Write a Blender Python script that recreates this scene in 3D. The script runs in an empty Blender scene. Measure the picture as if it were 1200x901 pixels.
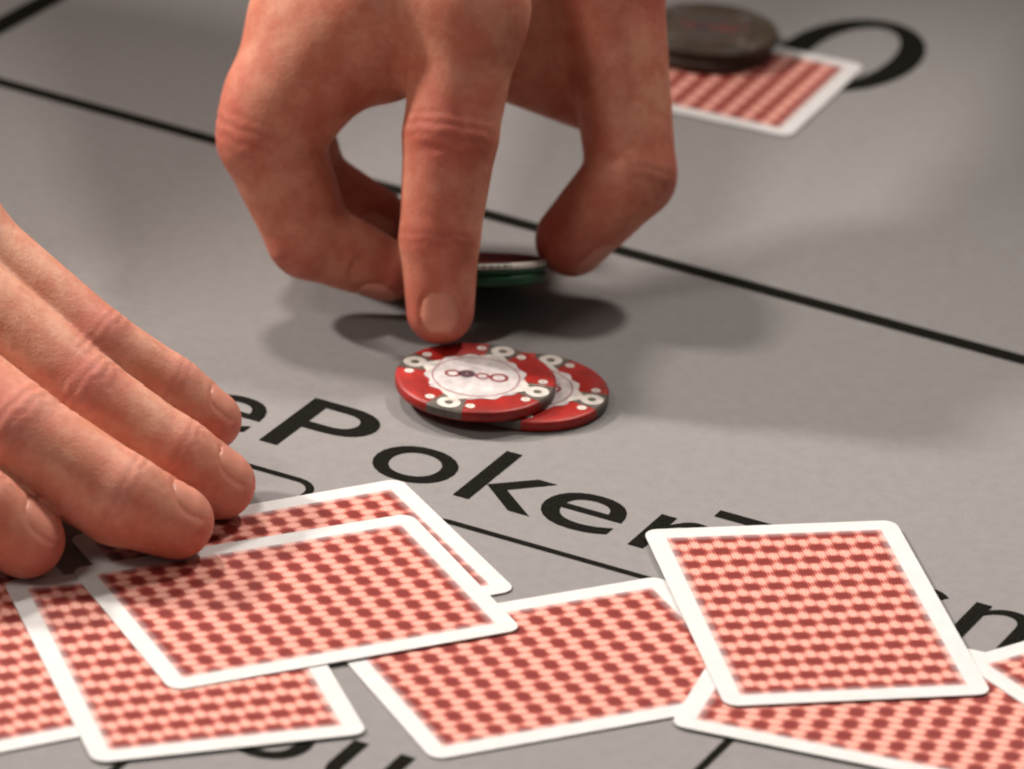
import bpy, bmesh, math
import numpy as np
from mathutils import Vector, Matrix

MM = 0.001
scene = bpy.context.scene
R = math.radians

# ------------------------------------------------------------------ camera
PITCH, ROLL, CAM_H, CAM_Y = R(25.38), R(3.574), 0.5905, -1.150
cp, sp = math.cos(PITCH), math.sin(PITCH)
fwd = Vector((0, cp, -sp)); up = Vector((0, sp, cp)); rgt = Vector((1, 0, 0))
cr, sr = math.cos(ROLL), math.sin(ROLL)
rgt, up = rgt * cr + up * sr, -rgt * sr + up * cr
cam_data = bpy.data.cameras.new("camera")
cam = bpy.data.objects.new("camera", cam_data)
scene.collection.objects.link(cam)
cam.matrix_world = Matrix(((rgt.x, up.x, -fwd.x, 0), (rgt.y, up.y, -fwd.y, CAM_Y),
                           (rgt.z, up.z, -fwd.z, CAM_H), (0, 0, 0, 1)))
cam_data.sensor_fit = 'HORIZONTAL'; cam_data.sensor_width = 36.0
cam_data.lens = 6335.0 / 1200.0 * 36.0
cam_data.clip_start = 0.05; cam_data.clip_end = 50
cam_data.dof.use_dof = True
cam_data.dof.focus_distance = 1.31
cam_data.dof.aperture_fstop = 14.0
scene.camera = cam

# ------------------------------------------------------------------ world + lamps
world = bpy.data.worlds.new("World"); scene.world = world; world.use_nodes = True
bg = world.node_tree.nodes['Background']
bg.inputs[0].default_value = (1.0, 0.93, 0.84, 1); bg.inputs[1].default_value = 0.08

def lamp(name, loc, target, power, size, color):
    d = bpy.data.lights.new(name, 'AREA'); d.shape = 'DISK'; d.size = size
    d.energy = power; d.color = color
    o = bpy.data.objects.new(name, d); scene.collection.objects.link(o)
    o.location = loc
    o.rotation_euler = (Vector(target) - Vector(loc)).to_track_quat('-Z', 'Y').to_euler()
    return o
def spot(name, loc, target, power, size, angle, color):
    d = bpy.data.lights.new(name, 'SPOT'); d.energy = power; d.color = color
    d.shadow_soft_size = size; d.spot_size = angle; d.spot_blend = 1.0
    o = bpy.data.objects.new(name, d); scene.collection.objects.link(o); o.location = loc
    o.rotation_euler = (Vector(target) - Vector(loc)).to_track_quat('-Z', 'Y').to_euler()
    return o
WARM = (1.0, 0.93, 0.855)
spot("spot_left", (-1.25, 0.68, 1.05), (0.05, 0.0, 0), 125, 0.07, R(38), WARM)
spot("spot_overhead_left", (-0.62, 0.98, 1.60), (0.0, -0.05, 0), 95, 0.09, R(28), WARM)
spot("spot_overhead_right", (0.58, 0.95, 1.62), (0.0, -0.05, 0), 88, 0.10, R(28), WARM)
lamp("lamp_front", (-1.15, -0.80, 1.75), (0, 0.0, 0), 11, 0.5, WARM)
scene.view_settings.view_transform = 'Standard'
scene.view_settings.look = 'None'
scene.view_settings.exposure = 0.0
scene.view_settings.gamma = 1.0
scene.cycles.filter_width = 2.1
scene.cycles.use_denoising = True
scene.cycles.max_bounces = 8

# ------------------------------------------------------------------ helpers
def link(o, parent=None):
    scene.collection.objects.link(o)
    if parent is not None: o.parent = parent
    return o

def mesh_obj(name, verts, faces, mat, parent=None, smooth=False):
    me = bpy.data.meshes.new(name); me.from_pydata([tuple(v) for v in verts], [], faces); me.update()
    if mat: me.materials.append(mat)
    if smooth: me.polygons.foreach_set('use_smooth', [True] * len(me.polygons))
    return link(bpy.data.objects.new(name, me), parent)

def bm_obj(name, bm, mat, parent=None, smooth=False):
    me = bpy.data.meshes.new(name); bm.normal_update(); bm.to_mesh(me); bm.free()
    if mat: me.materials.append(mat)
    if smooth: me.polygons.foreach_set('use_smooth', [True] * len(me.polygons))
    return link(bpy.data.objects.new(name, me), parent)

def empty(name, loc=(0, 0, 0), rz=0):
    o = bpy.data.objects.new(name, None); o.empty_display_size = 0.01
    link(o); o.location = loc; o.rotation_euler = (0, 0, rz)
    return o

def tag(o, label=None, cat=None, group=None, kind=None):
    if label: o['label'] = label
    if cat: o['category'] = cat
    if group: o['group'] = group
    if kind: o['kind'] = kind
    return o

def srgb(r, g, b):
    f = lambda c: (c / 255 / 12.92) if c / 255 <= 0.04045 else ((c / 255 + 0.055) / 1.055) ** 2.4
    return (f(r), f(g), f(b), 1)

class NT:
    def __init__(self, name):
        self.m = bpy.data.materials.new(name); self.m.use_nodes = True
        self.t = self.m.node_tree; self.b = self.t.nodes['Principled BSDF']
    def n(self, typ, **kw):
        nd = self.t.nodes.new(typ)
        for k, v in kw.items(): setattr(nd, k, v)
        return nd
    def l(self, a, b): self.t.links.new(a, b)
    def val(self, sock, v):
        if hasattr(v, 'is_linked') or hasattr(v, 'links'): self.l(v, sock)
        else: sock.default_value = v
    def math(self, op, a, b=0.0, c=None, clamp=False):
        nd = self.n('ShaderNodeMath', operation=op); nd.use_clamp = clamp
        self.val(nd.inputs[0], a); self.val(nd.inputs[1], b)
        if c is not None: self.val(nd.inputs[2], c)
        return nd.outputs[0]
    def mix(self, fac, a, b, blend='MIX'):
        nd = self.n('ShaderNodeMix', data_type='RGBA', blend_type=blend)
        self.val(nd.inputs[0], fac); self.val(nd.inputs[6], a); self.val(nd.inputs[7], b)
        return nd.outputs[2]
    def noise(self, scale, detail=3, rough=0.55, vec=None):
        nd = self.n('ShaderNodeTexNoise'); nd.inputs['Scale'].default_value = scale
        nd.inputs['Detail'].default_value = detail; nd.inputs['Roughness'].default_value = rough
        if vec is not None: self.l(vec, nd.inputs['Vector'])
        return nd.outputs[0]
    def ramp(self, fac, p0, p1, c0=(0, 0, 0, 1), c1=(1, 1, 1, 1)):
        nd = self.n('ShaderNodeValToRGB'); e = nd.color_ramp.elements
        e[0].position = p0; e[0].color = c0; e[1].position = p1; e[1].color = c1
        self.l(fac, nd.inputs[0]); return nd.outputs[0]
    def bump(self, h, strength, dist):
        nd = self.n('ShaderNodeBump'); nd.inputs['Strength'].default_value = strength
        nd.inputs['Distance'].default_value = dist; self.l(h, nd.inputs['Height'])
        self.l(nd.outputs[0], self.b.inputs['Normal'])
    def obj(self):
        return self.n('ShaderNodeTexCoord').outputs['Object']

# ------------------------------------------------------------------ materials
def mat_cloth():
    k = NT('table_cloth'); co = k.obj()
    fine = k.noise(2600, 2, 0.6, co); mid = k.noise(260, 3, 0.6, co); big = k.noise(9, 3, 0.5, co)
    c = k.mix(k.ramp(fine, 0.3, 0.7), srgb(130, 127, 126), srgb(148, 144, 143))
    c = k.mix(k.math('MULTIPLY', k.ramp(mid, 0.35, 0.75), 0.25), c, srgb(112, 108, 106))
    c = k.mix(k.math('MULTIPLY', k.ramp(big, 0.4, 0.8), 0.18), c, srgb(128, 121, 122))
    k.l(c, k.b.inputs['Base Color']); k.b.inputs['Roughness'].default_value = 0.95
    k.b.inputs['Specular IOR Level'].default_value = 0.08
    k.bump(k.math('ADD', fine, k.math('MULTIPLY', mid, 0.5)), 0.35, 0.0003)
    return k.m

def mat_ink():
    k = NT('table_ink'); co = k.obj()
    n = k.noise(1800, 3, 0.6, co)
    k.l(k.mix(k.ramp(n, 0.35, 0.75), srgb(16, 16, 13), srgb(36, 34, 29)), k.b.inputs['Base Color'])
    k.b.inputs['Roughness'].default_value = 0.95
    k.b.inputs['Specular IOR Level'].default_value = 0.03
    return k.m

def mat_card():
    """white stock with a printed red lattice back (flat print)"""
    k = NT('card_back'); co = k.obj()
    sep = k.n('ShaderNodeSeparateXYZ'); k.l(co, sep.inputs[0])
    u, v = sep.outputs[0], sep.outputs[1]
    P, Q = 6.25 * MM, 5.9 * MM
    cu = k.math('COSINE', k.math('MULTIPLY', u, math.pi / P))
    cv = k.math('COSINE', k.math('MULTIPLY', v, 2 * math.pi / Q))
    strings = k.math('COSINE', k.math('MULTIPLY', u, 2 * math.pi / P))
    lite = k.math('MULTIPLY', k.math('COSINE', k.math('MULTIPLY', v, 4 * math.pi / Q)), k.math('MULTIPLY_ADD', strings, -0.5, 0.5))
    alt = k.math('MULTIPLY', cu, cv)
    fu = k.math('COSINE', k.math('MULTIPLY', k.math('ADD', u, v), 2 * math.pi / (1.55 * MM)))
    fv = k.math('COSINE', k.math('MULTIPLY', k.math('SUBTRACT', u, v), 2 * math.pi / (1.55 * MM)))
    fine = k.math('MULTIPLY', fu, fv)
    f = k.math('ADD', k.math('ADD', k.math('MULTIPLY', lite, -0.14), k.math('MULTIPLY', alt, 0.22)), k.math('MULTIPLY', strings, 0.23))
    f = k.math('ADD', k.math('ADD', f, k.math('MULTIPLY', fine, 0.13)), 0.5)
    nd = k.n('ShaderNodeValToRGB'); e = nd.color_ramp.elements
    e[0].position = 0.36; e[0].color = srgb(224, 162, 147)
    e[1].position = 0.66; e[1].color = srgb(124, 42, 37)
    m = e.new(0.5); m.color = srgb(184, 88, 77)
    k.l(f, nd.inputs[0]); red = nd.outputs[0]
    # border mask
    au = k.math('ABSOLUTE', u); av = k.math('ABSOLUTE', v)
    du = k.math('SUBTRACT', 39.3 * MM, au); dv = k.math('SUBTRACT', 26.8 * MM, av)
    d = k.math('MINIMUM', du, dv)
    mask = k.math('MULTIPLY_ADD', d, 1 / (0.5 * MM), 0.5, clamp=True)
    # the outermost lattice row is printed thinner (open loops)
    edge = k.math('MULTIPLY_ADD', d, 1 / (3.0 * MM), 0.30, clamp=True)
    stock = k.mix(k.ramp(k.noise(220, 3, 0.5, co), 0.3, 0.8), srgb(216, 214, 213), srgb(207, 204, 203))
    red = k.mix(edge, k.mix(0.5, red, stock), red)
    c = k.mix(mask, stock, red)
    # only the upper face carries the print
    geo = k.n('ShaderNodeNewGeometry'); s2 = k.n('ShaderNodeSeparateXYZ')
    tc = k.n('ShaderNodeTexCoord'); k.l(tc.outputs['Normal'], s2.inputs[0])
    c = k.mix(k.math('GREATER_THAN', s2.outputs[2], 0.5), stock, c)
    k.l(c, k.b.inputs['Base Color']); k.b.inputs['Roughness'].default_value = 0.42
    k.b.inputs['Specular IOR Level'].default_value = 0.35
    k.bump(k.noise(1500, 2, 0.5, co), 0.08, 0.0002)
    return k.m

def mat_plain(name, col, rough=0.5, var=0.12, scale=400, bump=0.1, spec=0.4):
    k = NT(name); co = k.obj()
    n = k.noise(scale, 4, 0.6, co)
    dark = tuple(c * (1 - var * 1.6) for c in col[:3]) + (1,)
    lite = tuple(min(1, c * (1 + var)) for c in col[:3]) + (1,)
    k.l(k.mix(k.ramp(n, 0.3, 0.75), dark, lite), k.b.inputs['Base Color'])
    k.b.inputs['Roughness'].default_value = rough
    k.b.inputs['Specular IOR Level'].default_value = spec
    k.bump(n, bump, 0.0002)
    return k.m

def mat_skin(name, base, flush, pale):
    k = NT(name); co = k.obj()
    at = k.n('ShaderNodeAttribute', attribute_name='flush').outputs['Fac']
    cr_ = k.n('ShaderNodeAttribute', attribute_name='crease').outputs['Fac']
    blot = k.noise(85, 5, 0.65, co); fine = k.noise(420, 3, 0.6, co)
    c = k.mix(k.ramp(blot, 0.42, 0.60), base, pale)
    c = k.mix(k.math('MULTIPLY', at, k.math('MULTIPLY_ADD', k.ramp(fine, 0.3, 0.7), 0.3, 0.7)), c, flush)
    c = k.mix(k.math('MULTIPLY', cr_, 0.34), c, tuple(x * 0.62 for x in flush[:3]) + (1,))
    c = k.mix(k.math('MULTIPLY', k.ramp(fine, 0.5, 0.75), 0.3), c, tuple(x * 0.75 for x in base[:3]) + (1,))
    k.l(c, k.b.inputs['Base Color'])
    k.b.inputs['Roughness'].default_value = 0.58
    k.b.inputs['Specular IOR Level'].default_value = 0.32
    k.b.inputs['Subsurface Weight'].default_value = 0.22
    k.b.inputs['Subsurface Radius'].default_value = (1.0, 0.32, 0.16)
    k.b.inputs['Subsurface Scale'].default_value = 0.0028
    vo = k.n('ShaderNodeTexVoronoi'); vo.inputs['Scale'].default_value = 1500; k.l(co, vo.inputs['Vector'])
    h = k.math('ADD', k.math('MULTIPLY', vo.outputs['Distance'], 0.6), fine)
    k.bump(h, 0.22, 0.0004)
    return k.m

M = dict(
    cloth=mat_cloth(), ink=mat_ink(), card=mat_card(),
    red=mat_plain('chip_red', srgb(160, 32, 25), 0.42, 0.28, 160),
    green=mat_plain('chip_green', srgb(30, 80, 50), 0.45, 0.2, 160),
    black=mat_plain('chip_black', srgb(72, 58, 45), 0.45, 0.25, 160),
    darkred=mat_plain('chip_dark_red', srgb(92, 30, 26), 0.85, 0.2, 200, 0.1, 0.05),
    spot=mat_plain('chip_spot_grey', srgb(96, 88, 80), 0.5, 0.3, 250),
    spotdark=mat_plain('chip_inlay_dark', srgb(74, 66, 58), 0.5),
    white=mat_plain('chip_white', srgb(214, 206, 198), 0.5, 0.15, 300),
    label=mat_plain('chip_label_paper', srgb(206, 197, 196), 0.45, 0.2, 300),
    print=mat_plain('chip_label_print', srgb(140, 50, 52), 0.5),
    printdark=mat_plain('chip_label_print_dark', srgb(84, 50, 62), 0.5),
    skin=mat_skin('skin_tanned', srgb(197, 117, 93), srgb(186, 84, 72), srgb(214, 146, 120)),
    skin2=mat_skin('skin_light', srgb(206, 134, 108), srgb(198, 106, 94), srgb(222, 164, 138)),
    nail=mat_plain('fingernail', srgb(214, 142, 120), 0.42, 0.05, 300, 0.04, 0.45),
    sleeve=mat_plain('sleeve_fabric', srgb(46, 46, 52), 0.85, 0.2, 900, 0.4, 0.2),
)

# ------------------------------------------------------------------ table with printed layout
def build_table():
    bm = bmesh.new()
    x0, x1, y0, y1 = -0.75, 0.75, -0.55, 1.05
    pts = []
    rad = 0.12
    for cx, cy, a0 in ((x1 - rad, y1 - rad, 0), (x0 + rad, y1 - rad, 90), (x0 + rad, y0 + rad, 180), (x1 - rad, y0 + rad, 270)):
        for i in range(9):
            a = R(a0 + i * 90 / 8); pts.append((cx + rad * math.cos(a), cy + rad * math.sin(a)))
    top = [bm.verts.new((x, y, 0)) for x, y in pts]
    bot = [bm.verts.new((x, y, -0.03)) for x, y in pts]
    bm.faces.new(top); bm.faces.new(list(reversed(bot)))
    n = len(pts)
    for i in range(n): bm.faces.new((top[i], bot[i], bot[(i + 1) % n], top[(i + 1) % n]))
    return tag(bm_obj('table_top', bm, M['cloth']), kind='structure')
table = build_table()

TA = R(-25.7); TX = Vector((math.cos(TA), math.sin(TA), 0)); TY = Vector((-math.sin(TA), math.cos(TA), 0))
def sn(s, n): return TX * s * MM + TY * n * MM
INK_Z = 0.00012

def flat_strip(name, pts, width, closed=False, z=INK_Z):
    """a printed line of constant width along a polyline (metres)"""
    pts = [Vector((p[0], p[1], 0)) for p in pts]; L = []; Rr = []
    n = len(pts)
    for i in range(n):
        a = pts[i - 1] if (i > 0 or closed) else pts[i]
        b = pts[(i + 1) % n] if (i < n - 1 or closed) else pts[i]
        t = (b - a).normalized(); nn = Vector((-t.y, t.x, 0)) * width / 2
        L.append(pts[i] + nn); Rr.append(pts[i] - nn)
    verts = [(p.x, p.y, z) for p in L + Rr]; faces = []
    for i in range(n if closed else n - 1):
        j = (i + 1) % n; faces.append((n + i, n + j, j, i))
    return mesh_obj(name, verts, faces, M['ink'], table)

flat_strip('printed_line', [(-0.330, 0.3645), (-0.1509, 0.2735), (0.1321, 0.1288), (0.36, 0.0155)], 0.0054)
# rounded name boxes below the lettering
def box_outline(s0, s1, n0, n1, r, w):
    pts = []
    for cs, cn, a0 in ((s1 - r, n1 - r, 0), (s0 + r, n1 - r, 90), (s0 + r, n0 + r, 180), (s1 - r, n0 + r, 270)):
        for i in range(7):
            a = R(a0 + i * 15); pts.append(sn(cs + r * math.cos(a), cn + r * math.sin(a)))
    return flat_strip('printed_line', pts, w, True)
box_outline(-185, -54.5, -220, 7.8, 5.5, 0.0021)
box_outline(-24, 85, -220, 8.2, 5.5, 0.0021)
# large lettering at the far side
def ellipse_ring(cx, cy, a, b, w0, w1):
    vo, vi = [], []
    N = 56
    for i in range(N):
        t = 2 * math.pi * i / N
        w = w1 + (w0 - w1) * abs(math.cos(t)) ** 1.5
        c, s = math.cos(t), math.sin(t)
        o = Vector((cx, cy, 0)) * MM + TX * (a + w / 2) * c * MM + TY * (b + w / 2) * s * MM
        q = Vector((cx, cy, 0)) * MM + TX * (a - w / 2) * c * MM + TY * (b - w / 2) * s * MM
        vo.append((o.x, o.y, INK_Z)); vi.append((q.x, q.y, INK_Z))
    return mesh_obj('letter', vo + vi, [(i, (i + 1) % N, N + (i + 1) % N, N + i) for i in range(N)], M['ink'], table)
ellipse_ring(93.7, 335.3, 15.8, 28, 8.6, 6.2)
flat_strip('letter', [(-0.1745, 0.2790), (-0.1330, 0.3610)], 0.0075)

def letter(ch, s, n, height_mm, ref='H', xs=1.0):
    """one printed letter; s is its left edge, n its baseline (layout millimetres)"""
    def glyph(c):
        cu = bpy.data.curves.new('letter', 'FONT'); cu.body = c; cu.size = 1.0
        cu.resolution_u = 6; cu.offset = 0.001
        o = bpy.data.objects.new('letter', cu); scene.collection.objects.link(o)
        dg = bpy.context.evaluated_depsgraph_get(); dg.update()
        me = bpy.data.meshes.new_from_object(o.evaluated_get(dg))
        bpy.data.objects.remove(o); bpy.data.curves.remove(cu)
        return me
    mr = glyph(ref); hr = max(v.co.y for v in mr.vertices); bpy.data.meshes.remove(mr)
    me = glyph(ch); k = height_mm / hr
    x0 = min(v.co.x for v in me.vertices)
    for v in me.vertices:
        p = sn(s + (v.co.x - x0) * k * xs, n + v.co.y * k)
        v.co = (p.x, p.y, INK_Z)
    me.materials.clear(); me.materials.append(M['ink']); me.name = 'letter'
    return link(bpy.data.objects.new('letter', me), table)

for ch, s, xs in (('e', -103.0, 1.1), ('P', -79.0, 1.2), ('o', -50.8, 1.05), ('k', -24.6, 1.12), ('e', -4.2, 1.22), ('r', 23.0, 1.08),
                  ('T', 34.2, 1.0), ('e', 57.0, 1.0), ('r', 85.8, 1.0), ('n', 106.2, 1.05)):
    letter(ch, s, 21.6, 29.0, xs=xs)
for ch, s in (('o', -12.0), ('u', 14.0)):
    letter(ch, s, -117.0, 28.0)

# ------------------------------------------------------------------ playing cards
def card_mesh():
    bm = bmesh.new(); hx, hy, r, t = 44 * MM, 31.5 * MM, 3.4 * MM, 0.30 * MM
    pts = []
    for cx, cy, a0 in ((hx - r, hy - r, 0), (-hx + r, hy - r, 90), (-hx + r, -hy + r, 180), (hx - r, -hy + r, 270)):
        for i in range(6):
            a = R(a0 + i * 18); pts.append((cx + r * math.cos(a), cy + r * math.sin(a)))
    top = [bm.verts.new((x, y, t)) for x, y in pts]; bot = [bm.verts.new((x, y, 0)) for x, y in pts]
    bm.faces.new(top); bm.faces.new(list(reversed(bot))); n = len(pts)
    for i in range(n): bm.faces.new((top[i], bot[i], bot[(i + 1) % n], top[(i + 1) % n]))
    me = bpy.data.meshes.new('playing_card'); bm.normal_update(); bm.to_mesh(me); bm.free()
    me.materials.append(M['card']); return me
CARD = card_mesh()
LEVEL = 0.34
def card(x, y, ang, level, label, tilt=(0, 0)):
    o = link(bpy.data.objects.new('playing_card', CARD))
    o.location = (x * MM, y * MM, (0.2 + level * LEVEL) * MM)
    o.rotation_euler = (tilt[0], tilt[1], R(ang))
    return tag(o, label, 'playing card', 'face-down cards on the table')
card(-49.6, -12.2, 28.6, 0, 'face-down card mostly hidden under another, its far corner closest to the letter o')
card(-116.0, -65.5, 119.0, 0, 'face-down card cut off by the left edge of the picture')
card(12.9, -54.7, 26.6, 0, 'face-down card in the middle, its right end under two other cards')
card(-71.6, -61.9, 109.5, 1, 'face-down card at lower left with its near corner left of the middle card')
card(-47.5, -31.45, 27.0, 2, 'topmost face-down card of the left pile, under the fingertips')
card(91.4, -62.2, -16.2, 1, 'face-down card along the bottom right, mostly covered by the fully visible card')
card(161.5, -41.0, 36.0, 2, 'face-down card cut off by the right edge of the picture')
card(74.0, -21.3, 102.6, 3, 'fully visible face-down card on top at the right')
card(45.2, 314.0, -22.0, 0, 'face-down card at the far back under two dark chips')

# ------------------------------------------------------------------ poker chips
CR, CH = 20.4, 2.95
def lathe(prof, N, name, mat, parent):
    verts, faces = [], []
    for r, z in prof:
        for i in range(N):
            a = 2 * math.pi * i / N; verts.append((r * math.cos(a) * MM, r * math.sin(a) * MM, z * MM))
    for k in range(len(prof) - 1):
        for i in range(N):
            j = (i + 1) % N; faces.append((k * N + i, k * N + j, (k + 1) * N + j, (k + 1) * N + i))
    faces.append(tuple(reversed(range(N)))); faces.append(tuple((len(prof) - 1) * N + i for i in range(N)))
    o = mesh_obj(name, verts, faces, mat, parent)
    me = o.data; me.polygons.foreach_set('use_smooth', [len(p.vertices) == 4 for p in me.polygons])
    return o

def sector(name, r0, r1, a0, a1, z, mat, parent, rim=False):
    """flat ring sector; with rim it folds down over the chip's edge"""
    K = 8; verts = []; faces = []
    rings = [(r0, z), (r1 - 0.5, z)]
    if rim: rings += [(r1 + 0.03, z - 0.5), (r1 + 0.03, z - CH + 0.5)]
    for r, zz in rings:
        for i in range(K + 1):
            a = a0 + (a1 - a0) * i / K; verts.append((r * math.cos(a) * MM, r * math.sin(a) * MM, zz * MM))
    for k in range(len(rings) - 1):
        for i in range(K):
            b = k * (K + 1) + i; faces.append((b, b + K + 1, b + K + 2, b + 1))
    return mesh_obj(name, verts, faces, mat, parent)

def ring_mark(name, cx, cy, ro, ri, z, mat, parent, N=18, tail=None):
    verts, faces = [], []
    for r in (ro, ri):
        for i in range(N):
            a = 2 * math.pi * i / N; verts.append(((cx + r * math.cos(a)) * MM, (cy + r * math.sin(a)) * MM, z * MM))
    for i in range(N):
        j = (i + 1) % N; faces.append((i, j, N + j, N + i))
    if tail:
        for qi, quad in enumerate(tail):
            b = len(verts); verts += [(x * MM, y * MM, (z + 0.03 * (qi + 1)) * MM) for x, y in quad]; faces.append((b, b + 1, b + 2, b + 3))
    return mesh_obj(name, verts, faces, mat, parent)

def chip(loc, rz, body, label, nspots=4, group='poker chips', face=True, spotmat='spot', markmat='white', tilt=(0, 0), inlay='label', cap=None):
    root = empty('poker_chip', tuple(c * MM for c in loc)); root.rotation_mode = 'ZYX'; root.rotation_euler = (tilt[0], tilt[1], rz)
    tag(root, label, 'poker chip', group)
    prof = [(CR - 1.0, 0), (CR - 0.35, 0.12), (CR, 0.55), (CR, CH - 0.55), (CR - 0.35, CH - 0.12), (CR - 1.0, CH),
            (13.2, CH), (12.9, CH - 0.12)]
    b = lathe(prof, 72, 'body', M[body], root)
    z = CH - 0.06
    if face:
        N = 96
        ri = [12.6 + 2.6 * max(0.0, math.cos(nspots * 2 * math.pi * i / N)) ** 5 + 0.55 * math.sin(13 * 2 * math.pi * i / N + 1) for i in range(N)]
        vv = [(ri[i] * math.cos(2 * math.pi * i / N) * MM, ri[i] * math.sin(2 * math.pi * i / N) * MM, (CH + 0.03) * MM) for i in range(N)]
        vv += [(x, y, (CH - 0.2) * MM) for x, y, _ in vv]
        mesh_obj('inlay', vv, [tuple(range(N))] + [(i, N + i, N + (i + 1) % N, (i + 1) % N) for i in range(N)], M[inlay], root)
        ring_mark('inlay_print', 0, 0, 11.2, 10.9, CH + 0.07, M['print'], root, 48)
        ca, sa = math.cos(-rz - 0.08), math.sin(-rz - 0.08)
        for x, y, ro, ri, mm in ((-6.0, 0.5, 2.1, 1.3, 'print'), (-2.4, 0.9, 2.2, 0.3, 'printdark'), (1.6, 0.4, 1.9, 1.2, 'print'), (5.8, 0.3, 2.5, 1.6, 'print')):
            ring_mark('inlay_print', x * ca - y * sa, x * sa + y * ca, ro, ri, CH + 0.08, M[mm], root, 16)
    if cap:
        lathe([(CR + 0.02, CH - 1.5), (CR + 0.06, CH - 1.3), (CR + 0.02, CH - 0.3), (CR - 0.6, CH + 0.03)], 64, 'rim', M['white'], root)
        lathe([(CR - 1.2, CH - 0.2), (CR - 1.2, CH + 0.06), (CR - 1.4, CH + 0.09)], 64, 'face_disc', M[cap], root)
    for q in range(nspots):
        a = 2 * math.pi * q / nspots
        sp_ = sector('edge_spot', 13.4, CR, a - 0.24, a + 0.24, CH + 0.05, M[spotmat], root, True)
        if face:
            c, s = math.cos(a), math.sin(a)
            rot = lambda x, y: (x * c - y * s, x * s + y * c)
            tail = [[rot(11.5, 4.2), rot(11.5, 1.6), rot(15.0, -1.8), rot(15.8, -0.4)],
                    [rot(15.8, 0.4), rot(15.0, 1.8), rot(11.5, -1.6), rot(11.5, -4.2)]]
            cx, cy = rot(16.9, 0)
            ring_mark('spot_mark', cx, cy, 3.0, 1.1, CH + 0.11, M[markmat], root, 18, tail)
            for da in (-0.33, 0.33):
                ring_mark('spot_mark', 17.0 * math.cos(a + da), 17.0 * math.sin(a + da), 1.25, 0.25, CH + 0.08, M[markmat], root, 10)
    return root
chip((4.3, 87.6, 0.15), R(-18), 'red', 'lower red chip on the grey cloth, sticking out to the right')
chip((-9.2, 84.8, 3.25), R(68), 'red', 'upper red chip with white centre, touched by the pointing finger')
chip((-13.0, 141.6, 6.9), R(48), 'green', 'lower green chip pinched between thumb and finger behind the pointing finger', spotmat='green', face=False, tilt=(R(-19.5), R(-3)))
chip((-13.2, 142.6, 9.75), R(20), 'green', 'upper green chip with pale rim and dark red face, pinched behind the pointing finger', spotmat='green', face=False, tilt=(R(-19.5), R(-3)), cap='darkred')
chip((50.0, 332.0, 0.6), R(10), 'black', 'lower dark chip on the card at the far back', spotmat='spotdark', face=False)
chip((51.5, 333.5, 3.65), R(40), 'black', 'upper dark chip stacked on the card at the far back', spotmat='black', markmat='spot', inlay='spotdark')

# ------------------------------------------------------------------ hands
def smin(a, b, k):
    h = np.clip(0.5 + 0.5 * (b - a) / k, 0, 1)
    return b + (a - b) * h - k * h * (1 - h)

def rcone(p, a, b, ra, rb):
    ab = b - a; t = np.clip(((p - a) @ ab) / max(ab @ ab, 1e-6), 0, 1)
    q = p - a - t[:, None] * ab
    return np.sqrt(np.einsum('ij,ij->i', q, q)) - (ra + (rb - ra) * t)

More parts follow.
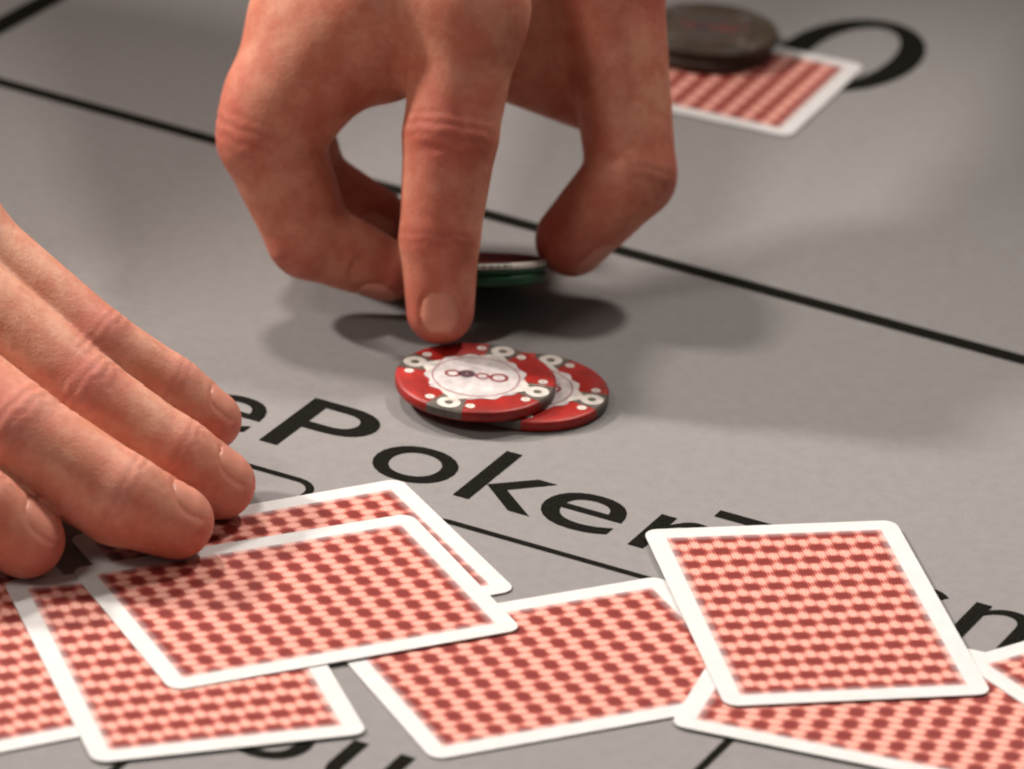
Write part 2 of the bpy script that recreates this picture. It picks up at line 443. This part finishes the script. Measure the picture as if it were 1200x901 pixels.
class Hand:
    def __init__(self, spec):
        A = lambda v: np.array(v, dtype=np.float64)
        self.fingers = []
        for name, ch in spec['fingers'].items():
            self.fingers.append((name, [(A(j[:3]), j[3]) for j in ch]))
        self.palm = [(A(a[:3]), A(b[:3]), a[3], b[3]) for a, b in spec['palm']]
        self.kp = spec.get('kp', 9.0)
        self.dorsal = {k: A(v) / np.linalg.norm(v) for k, v in spec['dorsal'].items()}
        self.bumps = [(A(b[:3]), b[3], b[4]) for b in spec.get('bumps', [])]
        self.grooves = [(A(a), A(b), r, dep) for a, b, r, dep in spec.get('grooves', [])]
        self.nails = []; self.joints = []
        self.kf = spec.get('kf', 1.2)
        for name, ch in self.fingers:
            dn = self.dorsal[name]
            for ji in (1, 2):
                pa, pb = ch[ji - 1][0], ch[ji + 1][0]
                ax = (pb - pa) / np.linalg.norm(pb - pa)
                bend = ch[ji][0] - (pa + pb) / 2
                d = dn + bend / max(np.linalg.norm(bend), 4.0) * 1.2
                d = d - ax * (d @ ax); d /= np.linalg.norm(d)
                self.joints.append((ch[ji][0], ax, d, ch[ji][1], ji))
            tip, r = ch[3]; ax = tip - ch[2][0]; ax /= np.linalg.norm(ax)
            d = dn - ax * (dn @ ax); d /= np.linalg.norm(d)
            self.nails.append((name, tip, ax, d, np.cross(ax, d), r))
    def base(self, p):
        d = None
        lo = p.min(axis=0); hi = p.max(axis=0)
        def far(a, b, r):                                   # whole piece out of reach of these points
            l2 = np.minimum(a, b) - r; h2 = np.maximum(a, b) + r
            return np.linalg.norm(np.maximum(0, np.maximum(l2 - hi, lo - h2))) > 14
        for name, ch in self.fingers:
            f = None
            for (a, ra), (b, rb) in zip(ch, ch[1:]):
                if far(a, b, max(ra, rb)): continue
                c = rcone(p, a, b, ra, rb)
                f = c if f is None else smin(f, c, 1.6)
            if f is None: continue
            d = f if d is None else smin(d, f, self.kf)
        q = None
        for a, b, ra, rb in self.palm:
            if far(a, b, max(ra, rb)): continue
            c = rcone(p, a, b, ra, rb); q = c if q is None else smin(q, c, 9.0)
        if d is None and q is None: return np.full(len(p), 12.0)
        if d is None: return q
        if q is None: return d
        return smin(d, q, self.kp)
    def crease(self, p):
        cr = np.zeros(len(p))
        lo = p.min(axis=0); hi = p.max(axis=0)
        for c, ax, d, r, ji in self.joints:
            if np.linalg.norm(np.maximum(0, np.maximum(c - hi, lo - c))) > r * 1.9: continue
            v = p - c; s = v @ ax; h = v @ d
            near = np.linalg.norm(v, axis=1) < r * 1.9
            if not near.any(): continue
            vv = v[near]; sn_ = s[near]; hn = h[near]
            side = vv @ np.cross(ax, d)
            gate = np.clip((hn - 0.15 * r) / (0.5 * r), 0, 1)
            wob = 0.5 * np.sin(side * 0.9 + c[0]) + 0.35 * np.sin(side * 1.9 + c[1])
            g = 0
            offs = ((-3.6, .5), (-1.3, 1.0), (1.2, .9), (3.8, .5)) if ji == 1 else ((-1.2, .9), (1.0, .8))
            for o, w in offs:
                g = g + w * np.exp(-((sn_ - o * r / 10 - wob * (0.6 + 0.2 * o)) / 0.75) ** 2)
            cr[near] = np.maximum(cr[near], np.clip(g, 0, 1) * gate)
        return cr
    def nail_uv(self, p, nl):
        name, tip, ax, d, b, r = nl
        v = p - tip; s = v @ ax; w = v @ b; h = v @ d
        u = (s - (-0.02 * r)) / (0.62 * r); t = w / (0.58 * r)
        return u, t, h, r
    def field(self, p):
        d = self.base(p)
        d = d + 0.20 * self.crease(p)
        for a, b, r, dep in self.grooves:
            d = d + dep * np.exp(-(np.maximum(rcone(p, a, b, 0, 0), 0) / r) ** 2)
        for c, rad, amp in self.bumps:
            d = d - amp * np.exp(-((np.linalg.norm(p - c, axis=1) / rad) ** 2))
        lo = p.min(axis=0); hi = p.max(axis=0)
        for nl in self.nails:
            if np.linalg.norm(np.maximum(0, np.maximum(nl[1] - hi, lo - nl[1]))) > 30: continue
            u, t, h, r = self.nail_uv(p, nl)
            m = (h > 0.1 * r) & (np.abs(u) < 2) & (np.abs(t) < 2)
            if m.any():
                rho = (np.abs(u[m]) ** 2.6 + np.abs(t[m]) ** 2.6) ** (1 / 2.6)
                fold = 0.26 * np.exp(-((rho - 1.02) / 0.10) ** 2) * (u[m] < 0.75)
                flat = 0.30 * np.clip(1.15 - rho, 0, 0.3) / 0.3
                d[m] += fold + flat
        return d
    def mesh(self, h, name, mat):
        pts = [c for _, ch in self.fingers for c in ch] + [(a, ra) for a, b, ra, rb in self.palm] + [(b, rb) for a, b, ra, rb in self.palm]
        lo = np.min([c - r for c, r in pts], axis=0) - 5; hi = np.max([c + r for c, r in pts], axis=0) + 5
        B = 8; bs = B * h
        nb = np.ceil((hi - lo) / bs).astype(int)
        n = nb * B
        g = np.stack(np.meshgrid(*[np.arange(k) for k in nb], indexing='ij'), -1).reshape(-1, 3)
        cen = lo + (g + 0.5) * bs
        db = np.full(len(cen), 9.0); key = ((g // 6) * np.array([10000, 100, 1])).sum(1)
        for kk in np.unique(key):
            mk = key == kk; db[mk] = self.base(cen[mk])
        F = np.repeat(np.repeat(np.repeat(np.where(db > 0, 9.0, -9.0).astype(np.float32).reshape(nb), B, 0), B, 1), B, 2)
        act = g[np.abs(db) < bs * 0.87 + 3.0]
        act = act[np.argsort(((act // 4) * np.array([10000, 100, 1])).sum(1), kind='stable')]
        loc = np.stack(np.meshgrid(*[np.arange(B)] * 3, indexing='ij'), -1).reshape(-1, 3)
        for i0 in range(0, len(act), 64):
            idx = (act[i0:i0 + 64, None, :] * B + loc[None]).reshape(-1, 3)
            F[idx[:, 0], idx[:, 1], idx[:, 2]] = self.field(lo + (idx + 0.5) * h)
        # naive surface nets
        S = F < 0
        corners = [(i, j, k) for i in (0, 1) for j in (0, 1) for k in (0, 1)]
        sl = lambda c: tuple(slice(o, s - 1 + o) for o, s in zip(c, F.shape))
        cnt = sum(S[sl(c)].astype(np.int8) for c in corners)
        cells = np.argwhere((cnt > 0) & (cnt < 8))
        vid = -np.ones([s - 1 for s in F.shape], dtype=np.int32); vid[tuple(cells.T)] = np.arange(len(cells))
        acc = np.zeros((len(cells), 3)); num = np.zeros(len(cells))
        for a in corners:
            for ax in range(3):
                if a[ax]: continue
                b = list(a); b[ax] = 1
                ia = cells + a; ib = cells + b
                fa = F[tuple(ia.T)]; fb = F[tuple(ib.T)]; m = (fa < 0) != (fb < 0)
                t = np.where(m, fa / np.where(m, fa - fb, 1), 0)
                pnt = np.array(a) + np.zeros((len(cells), 3)); pnt[:, ax] += t
                acc[m] += pnt[m]; num[m] += 1
        V = lo + (cells + acc / num[:, None] + 0.5) * h
        quads = []
        for ax in range(3):
            a1, a2 = (ax + 1) % 3, (ax + 2) % 3
            s0 = [slice(None)] * 3; s1 = [slice(None)] * 3; s0[ax] = slice(0, -1); s1[ax] = slice(1, None)
            A0, A1 = S[tuple(s0)], S[tuple(s1)]
            e = np.argwhere(A0 != A1)
            e = e[(e[:, a1] > 0) & (e[:, a2] > 0) & (e[:, a1] < F.shape[a1] - 1) & (e[:, a2] < F.shape[a2] - 1)]
            inside = A0[tuple(e.T)]
            def cell(d1, d2):
                q = e.copy(); q[:, a1] += d1; q[:, a2] += d2; return vid[tuple(q.T)]
            q = np.stack([cell(-1, -1), cell(0, -1), cell(0, 0), cell(-1, 0)], 1)
            q[~inside] = q[~inside][:, ::-1]; quads.append(q)
        Q = np.concatenate(quads)
        for _ in range(2):                                  # settle the vertices on the surface
            e = 0.25; vk = (np.floor((V - lo) / 30) * np.array([10000, 100, 1])).sum(1); od = np.argsort(vk, kind='stable')
            cuts = np.flatnonzero(np.diff(vk[od])) + 1
            for sel in np.split(od, cuts):
                p = V[sel]; f0 = self.field(p)
                G = np.stack([self.field(p + np.eye(3)[i] * e) - f0 for i in range(3)], 1) / e
                V[sel] = p - G * (np.clip(f0, -h, h) / np.maximum(np.einsum('ij,ij->i', G, G), 0.3))[:, None]
        me = bpy.data.meshes.new(name)
        me.vertices.add(len(V)); me.vertices.foreach_set('co', (V * MM).ravel())
        me.loops.add(Q.size); me.loops.foreach_set('vertex_index', Q.ravel().astype(np.int32))
        me.polygons.add(len(Q)); me.polygons.foreach_set('loop_start', np.arange(0, Q.size, 4, dtype=np.int32))
        me.polygons.foreach_set('loop_total', np.full(len(Q), 4, dtype=np.int32))
        me.polygons.foreach_set('use_smooth', np.ones(len(Q), dtype=bool))
        me.update(); me.validate(); me.materials.append(mat)
        # the skin's own redness at knuckles and finger tips, and the crease map
        fl = np.zeros(len(V))
        for c, ax, d, r, ji in self.joints:
            v = V - c - d * r * 0.8
            fl = np.maximum(fl, (0.8 if ji == 1 else 0.55) * np.exp(-(np.linalg.norm(v, axis=1) / (r * 0.95)) ** 2))
        for nm, tip, ax, d, b, r in self.nails:
            v = V - tip - ax * r * 0.5
            fl = np.maximum(fl, 0.85 * np.exp(-(np.linalg.norm(v, axis=1) / (r * 1.7)) ** 2))
        for nm, data in (('flush', fl), ('crease', self.crease(V))):
            at = me.attributes.new(nm, 'FLOAT', 'POINT'); at.data.foreach_set('value', data.astype(np.float32))
        return link(bpy.data.objects.new(name, me))
    def make_nail(self, i, parent, mat):
        name, tip, ax, d, b, r = self.nails[i]
        NU, NV = 15, 13; pts = []
        for iu in range(NU):
            for iv in range(NV):
                u = -1 + 2 * iu / (NU - 1); t = -1 + 2 * iv / (NV - 1)
                lim = (1 - abs(u) ** 2.6) ** (1 / 2.6) if abs(u) < 1 else 0.0
                lim = max(lim, 0.35 if u < 0 else 0.45)
                w = t * lim * 0.58 * r * 0.99; s = -0.02 * r + u * 0.62 * r
                pts.append(tip + ax * s + b * w + d * (math.sqrt(max(r * r - w * w, 0)) + 2.0))
        P = np.array(pts)
        for _ in range(14):
            f = self.field(P); P = P - d * (np.clip(f, -1, 1) * 0.8)[:, None]
        uu = np.repeat(np.linspace(-1, 1, NU), NV); tt = np.tile(np.linspace(-1, 1, NV), NU)
        off = 0.16 - 0.34 * np.clip(-uu - 0.55, 0, 1) - 0.6 * np.clip(np.abs(tt) - 0.72, 0, 1)
        top = P + d * off[:, None]; bot = P - d * 0.5
        verts = np.concatenate([top, bot]) * MM; faces = []; n = NU * NV
        for iu in range(NU - 1):
            for iv in range(NV - 1):
                a = iu * NV + iv; faces.append((a, a + NV, a + NV + 1, a + 1)); faces.append((n + a, n + a + 1, n + a + NV + 1, n + a + NV))
        rim = [iv for iv in range(NV)] + [iu * NV + NV - 1 for iu in range(1, NU)] + [(NU - 1) * NV + iv for iv in range(NV - 2, -1, -1)] + [iu * NV for iu in range(NU - 2, 0, -1)]
        for a, c in zip(rim, rim[1:] + rim[:1]): faces.append((a, c, n + c, n + a))
        o = mesh_obj('fingernail', verts, faces, mat, parent, True)
        return o

def sleeve(a, b, ra, rb, parent):
    a = np.array(a, float); b = np.array(b, float); ax = (b - a) / np.linalg.norm(b - a)
    e1 = np.cross(ax, [0, 0, 1.0]); e1 /= np.linalg.norm(e1); e2 = np.cross(ax, e1)
    NR, NA = 26, 40; verts = []; faces = []
    prof = [(0.0, ra - 3)] + [(i / (NR - 1), ra + (rb - ra) * i / (NR - 1)) for i in range(NR)]
    for k, (t, r) in enumerate(prof):
        for i in range(NA):
            th = 2 * math.pi * i / NA
            rr = r + (1.6 * math.sin(t * 34 + 1.5 * math.sin(th)) + 1.2 * math.sin(3 * th + t * 9)) * min(1, t * 6)
            verts.append((a + (b - a) * t + (e1 * math.cos(th) + e2 * math.sin(th)) * rr) * MM)
    for k in range(len(prof) - 1):
        for i in range(NA):
            j = (i + 1) % NA; faces.append((k * NA + i, k * NA + j, (k + 1) * NA + j, (k + 1) * NA + i))
    faces.append(tuple((len(prof) - 1) * NA + i for i in range(NA)))
    return mesh_obj('sleeve', verts, faces, M['sleeve'], parent, True)

RIGHT = {'fingers': {'index': [[-16.9, 140.5, 83.8, 14],
                       [-19.6, 122.7, 55.5, 12.1],
                       [-20.8, 111.4, 31.8, 10.2],
                       [-19.5, 105.4, 14.5, 8.7]],
             'middle': [[-42.9, 146.4, 82.1, 14],
                        [-66.4, 136.2, 46.7, 13.6],
                        [-54.9, 130.9, 21.4, 10.9],
                        [-34.6, 131.3, 13.1, 8.3]],
             'ring': [[-54.0, 162.2, 78.0, 13],
                      [-64.8, 159.9, 45.3, 11.8],
                      [-56.8, 160.7, 23.6, 10.4],
                      [-38.8, 160.7, 14.3, 8.6]],
             'pinky': [[-62.3, 179.1, 76.4, 11.5],
                       [-65.6, 183.9, 53.8, 9.6],
                       [-55.6, 193.3, 45.8, 8.5],
                       [-44.4, 196.3, 47.3, 7.2]],
             'thumb': [[2.3, 207.1, 107.5, 17], [20.1, 178.4, 75.0, 13.6], [27.8, 154.7, 34.4, 11.8], [13.5, 148.9, 17.4, 9.9]]},
 'palm': [[[-17.3, 140.0, 82.7, 13.5], [-25.2, 221.8, 124.5, 17]],
          [[-42.9, 145.9, 81.1, 13], [-33.3, 224.5, 125.5, 17]],
          [[-55.5, 162.1, 77.9, 12], [-39.3, 235.8, 121.3, 16]],
          [[-63.9, 179.1, 76.3, 11], [-44.1, 246.1, 115.0, 15]],
          [[-33.5, 232.1, 122.9, 24], [-32.4, 290.4, 147.8, 26]],
          [[-32.4, 290.4, 147.8, 26], [-36.9, 574.9, 234.1, 38]],
          [[3.4, 207.2, 107.6, 17], [-26.8, 231.4, 126.0, 20]],
          [[-7.6, 175.8, 55.5, 9.5], [15.6, 183.7, 44.1, 9.5]],
          [[-39.9, 142.9, 81.8, 13], [-19.2, 141.2, 85.2, 13]],
          [[-49.6, 146.3, 63.2, 10], [-38.9, 144.1, 63.4, 7]],
          [[-39.5, 148.1, 67.0, 9.5], [-22.9, 142.9, 70.2, 9.5]],
          [[-58.9, 155.3, 72.8, 14], [-43.0, 148.2, 71.9, 13]],
          [[-55.8, 150.9, 77.6, 14], [-65.4, 141.2, 57.1, 13]],
          [[-17.2, 179.0, 85.5, 17], [7.1, 201.3, 85.9, 17]],
          [[-11.9, 177.1, 72.2, 14], [14.1, 191.8, 65.8, 13]],
          [[-8.0, 177.1, 62.8, 12], [15.0, 187.8, 52.7, 11]],
          [[-44.8, 176.3, 79.9, 12], [-16.0, 179.0, 85.5, 14]]],
 'dorsal': {'index': [-0.01, -0.86, 0.52],
            'middle': [-0.56, -0.59, -0.42],
            'ring': [-0.82, -0.34, 0.44],
            'pinky': [-0.82, -0.25, 0.4],
            'thumb': [0.76, -0.51, -0.37]},
 'bumps': [],
 'kp': 7.0,
 'kf': 1.5,
 'grooves': [[[10.9, 148.2, 41.6], [22.1, 145.1, 42.2], 1.6, 1.5],
             [[-48.6, 127.9, 47.8], [-49.9, 126.5, 44.8], 1.6, 0.8],
             [[-29.6, 111.2, 56.9], [-9.1, 111.2, 56.8], 1.4, 0.5]]}
LEFT = {'fingers': {'index': [[-180.1, 6.1, 42.0, 12.5],
                       [-145.0, -21.5, 28.0, 11],
                       [-122.8, -28.1, 17.5, 10.4],
                       [-111.3, -26.4, 9.8, 9.3]],
             'middle': [[-156.2, 16.3, 45.0, 13], [-116.0, -8.2, 28.0, 12.2], [-90.4, -15.8, 16.5, 11], [-77.4, -12.4, 9.8, 9.2]],
             'ring': [[-139.7, 30.5, 50.0, 12.2], [-102.1, 12.4, 28.5, 10.8], [-79.4, 8.6, 16.0, 9.9], [-68.6, 10.0, 9.2, 8.7]],
             'pinky': [[-134.1, 43.7, 54.0, 10.5], [-100.7, 28.1, 35.0, 9.4], [-83.0, 27.4, 24.5, 8.7], [-72.5, 27.7, 17.5, 7.7]],
             'thumb': [[-231.1, 75.3, 45.0, 16], [-208.2, 15.7, 30.0, 13], [-184.0, -21.2, 18.0, 11], [-169.1, -27.4, 11.0, 9]]},
 'palm': [[[-180, 6.6, 44, 12.5], [-235, 60, 52, 15]],
          [[-156, 17.5, 48, 12.5], [-225, 75, 58, 16]],
          [[-144, 37, 55, 12], [-215, 88, 58, 16]],
          [[-138, 50, 55, 10.5], [-205, 94, 55, 15]],
          [[-225, 80, 56, 22], [-265, 118, 66, 24]],
          [[-265, 118, 70, 24], [-420, 310, 250, 36]],
          [[-231, 60, 45, 16], [-225, 85, 54, 18]],
          [[-170, 12, 38, 12], [-145, 42, 45, 10]]],
 'dorsal': {'index': [-0.1, -0.25, 1],
            'middle': [0.0, -0.25, 1],
            'ring': [0.1, -0.25, 1],
            'pinky': [0.15, -0.15, 1],
            'thumb': [-0.3, -0.6, 0.7]},
 'bumps': [],
 'kp': 8.0,
 'kf': 1.0}

rh = Hand(RIGHT)
right_hand = rh.mesh(0.85, 'hand', M['skin'])
tag(right_hand, "person's hand reaching down, index finger pressing a red chip, thumb and finger pinching chips", 'hand')
for i in range(5): rh.make_nail(i, right_hand, M['nail'])
sleeve(RIGHT['palm'][5][1][:3], [-60, 760, 330], 43, 52, right_hand)
lh = Hand(LEFT)
left_hand = lh.mesh(0.85, 'hand', M['skin2'])
tag(left_hand, "person's flat hand at the left edge, fingertips resting on the face-down cards", 'hand')
for i in range(5): lh.make_nail(i, left_hand, M['nail'])
sleeve(LEFT['palm'][5][1][:3], [-505, 425, 350], 41, 50, left_hand)
